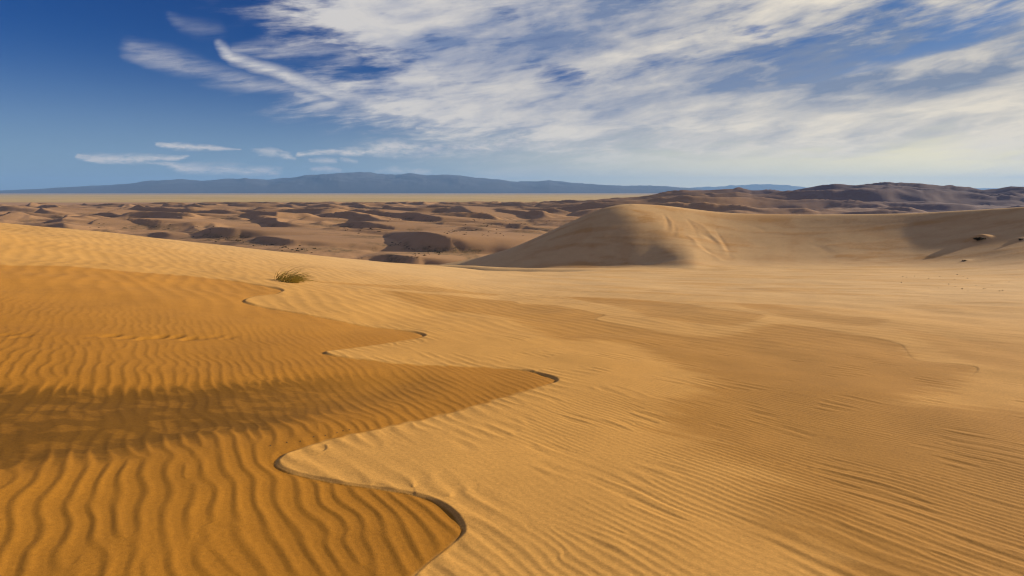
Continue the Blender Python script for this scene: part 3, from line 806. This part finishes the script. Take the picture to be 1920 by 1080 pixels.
for cx_, cy_, sprd, n_ in clumps:
    for _ in range(n_):
        x_, y_, z_ = sight(rnd.gauss(cx_, sprd), rnd.gauss(cy_, 3.0), 200)
        if y_ < 2000: far_shrub(x_, y_, rnd.uniform(.6, 1.7))

def stone_mesh(seed):
    r = random.Random(seed); vs, fs = [], []
    nu, nv = 9, 6
    for i in range(nv+1):
        ph_ = math.pi*i/nv
        for j in range(nu):
            th_ = 2*math.pi*j/nu; rr = 1+0.28*r.uniform(-1, 1)
            vs.append((rr*math.sin(ph_)*math.cos(th_), 0.8*rr*math.sin(ph_)*math.sin(th_), 0.55*rr*math.cos(ph_)))
    for i in range(nv):
        for j in range(nu):
            a_ = i*nu+j; b_ = i*nu+(j+1) % nu
            fs.append((a_, a_+nu, b_+nu, b_))
    return vs, fs
smesh = []
for q in range(3):
    vs, fs = stone_mesh(q); me = bpy.data.meshes.new('stone'); me.from_pydata(vs, [], fs); me.update(); me.materials.append(STONE); smesh.append(me)
def stone(px, py, half_px, label, group, i, name='stone'):
    x_, y_, z_ = sight(px, py)
    o = bpy.data.objects.new(name, smesh[i % 3]); COL.objects.link(o); s_ = 0.75*half_px*y_/F
    o.location = (x_, y_, z_+0.15*s_); o.scale = (s_,)*3; o.rotation_euler = (0.2*i, 0.1*i, 1.3*i)
    tag(o, label, 'stone', group)
for i, (px, py, hp) in enumerate([(1795,515,1.5),(1806,519,1.0),(1814,522,1.5),(1790,524,1.1),(1779,533,1.4),(1791,538,1.3),(1804,542,1.8),(1844,542,1.5),(1848,541,1.0),(1874,546,1.5),(1880,545,1.5),(1741,523,1.2),(1762,519,.9),(1715,518,1.0),(1690,530,1.5),(1693,519,1.2),(1892,529,1.0),(1860,535,.9),(1700,520,.9),(1760,540,.8),(1815,546,.9),(1830,536,.8)]):
    stone(px, py, hp, 'small dark stone on the sand at the foot of the big dune', 'dark stones scattered at the foot of the big dune', i)
for i, (px, py) in enumerate([(655,807),(632,812),(610,817),(588,820),(563,828),(538,830),(507,836),(643,809)]):
    stone(px, py, 2.0, 'dark crumb of stone in a row along the edge of the pale drift', 'dark crumbs along the edge of the pale drift', i)

# ------------------------------------------------------------------ haze
def haze():
    m = bpy.data.materials.new('haze'); m.use_nodes = True; t = m.node_tree
    t.nodes.remove(t.nodes['Principled BSDF'])
    v = t.nodes.new('ShaderNodeVolumePrincipled')
    v.inputs['Color'].default_value = (0.30, 0.57, 1.0, 1); v.inputs['Density'].default_value = 3.5e-5; v.inputs['Anisotropy'].default_value = 0.1
    t.links.new(v.outputs[0], t.nodes['Material Output'].inputs['Volume'])
    x0, x1, y0, y1, z0, z1 = -48000, 48000, -3000, 32500, -80, 760
    vs = [(x, y, z) for z in (z0, z1) for y in (y0, y1) for x in (x0, x1)]
    q = [(0, 2, 3, 1), (4, 5, 7, 6), (0, 1, 5, 4), (2, 6, 7, 3), (0, 4, 6, 2), (1, 3, 7, 5)]
    o = mesh_from('haze', vs, q, m, kind='stuff')
    for p in o.data.polygons: p.use_smooth = False
haze()

# ------------------------------------------------------------------ broken cloud high above, off to the sunward side: shades the valley and hills
def cloud_material(thin):
    m = bpy.data.materials.new('cloud'); m.use_nodes = True; N.tree = m.node_tree
    b = m.node_tree.nodes['Principled BSDF']; b.inputs['Base Color'].default_value = (0.85, 0.85, 0.86, 1); b.inputs['Roughness'].default_value = 1
    P = coords(); n1 = noise(P, 0.0022, 6, 0.6)
    link(ss(0.30, 0.62, n1)*thin, b.inputs['Alpha'])
    return m
def cloud(gx_c, gy_c, rx, ry, thin, seed, alt=3200.0):
    """a flat-bottomed bank whose shadow lands at (gx_c, gy_c)"""
    off = (alt+50)/math.tan(R(SUN_EL)); cx_ = gx_c+off*math.sin(R(SUN_AZ)); cy_ = gy_c+off*math.cos(R(SUN_AZ))
    th_ = np.linspace(0, 2*np.pi, 97)[:-1]; rr_ = np.linspace(0, 1, 40)
    TT, RR = np.meshgrid(th_, rr_)
    wob_ = 1+0.35*fbm(np.cos(TT)*1.3+seed, np.sin(TT)*1.3, 4, seed)
    X_, Y_ = RR*wob_*rx*np.cos(TT), RR*wob_*ry*np.sin(TT)
    dome = np.sqrt(np.clip(1-RR**2, 0, 1))
    up = dome*(160+130*fbm(X_/350, Y_/350, 5, seed+1, .6)); dn = -dome*(45+25*fbm(X_/300, Y_/300, 4, seed+2))
    w = len(th_); n = len(rr_)
    q = [(i*w+j, (i+1)*w+j, (i+1)*w+(j+1) % w, i*w+(j+1) % w) for i in range(n-1) for j in range(w)]
    vs = np.vstack([np.stack([X_.ravel(), Y_.ravel(), up.ravel()], 1), np.stack([X_.ravel(), Y_.ravel(), dn.ravel()], 1)])
    q += [tuple(k+w*n for k in f[::-1]) for f in q]
    o = mesh_from('cloud', vs, q, cloud_material(thin), kind='stuff'); o.location = (cx_, cy_, alt)
cloud(1500, 1750, 1750, 950, 0.38, 3)
cloud(-250, 800, 800, 420, 0.09, 7)
cloud(-700, 1650, 900, 450, 0.09, 9)
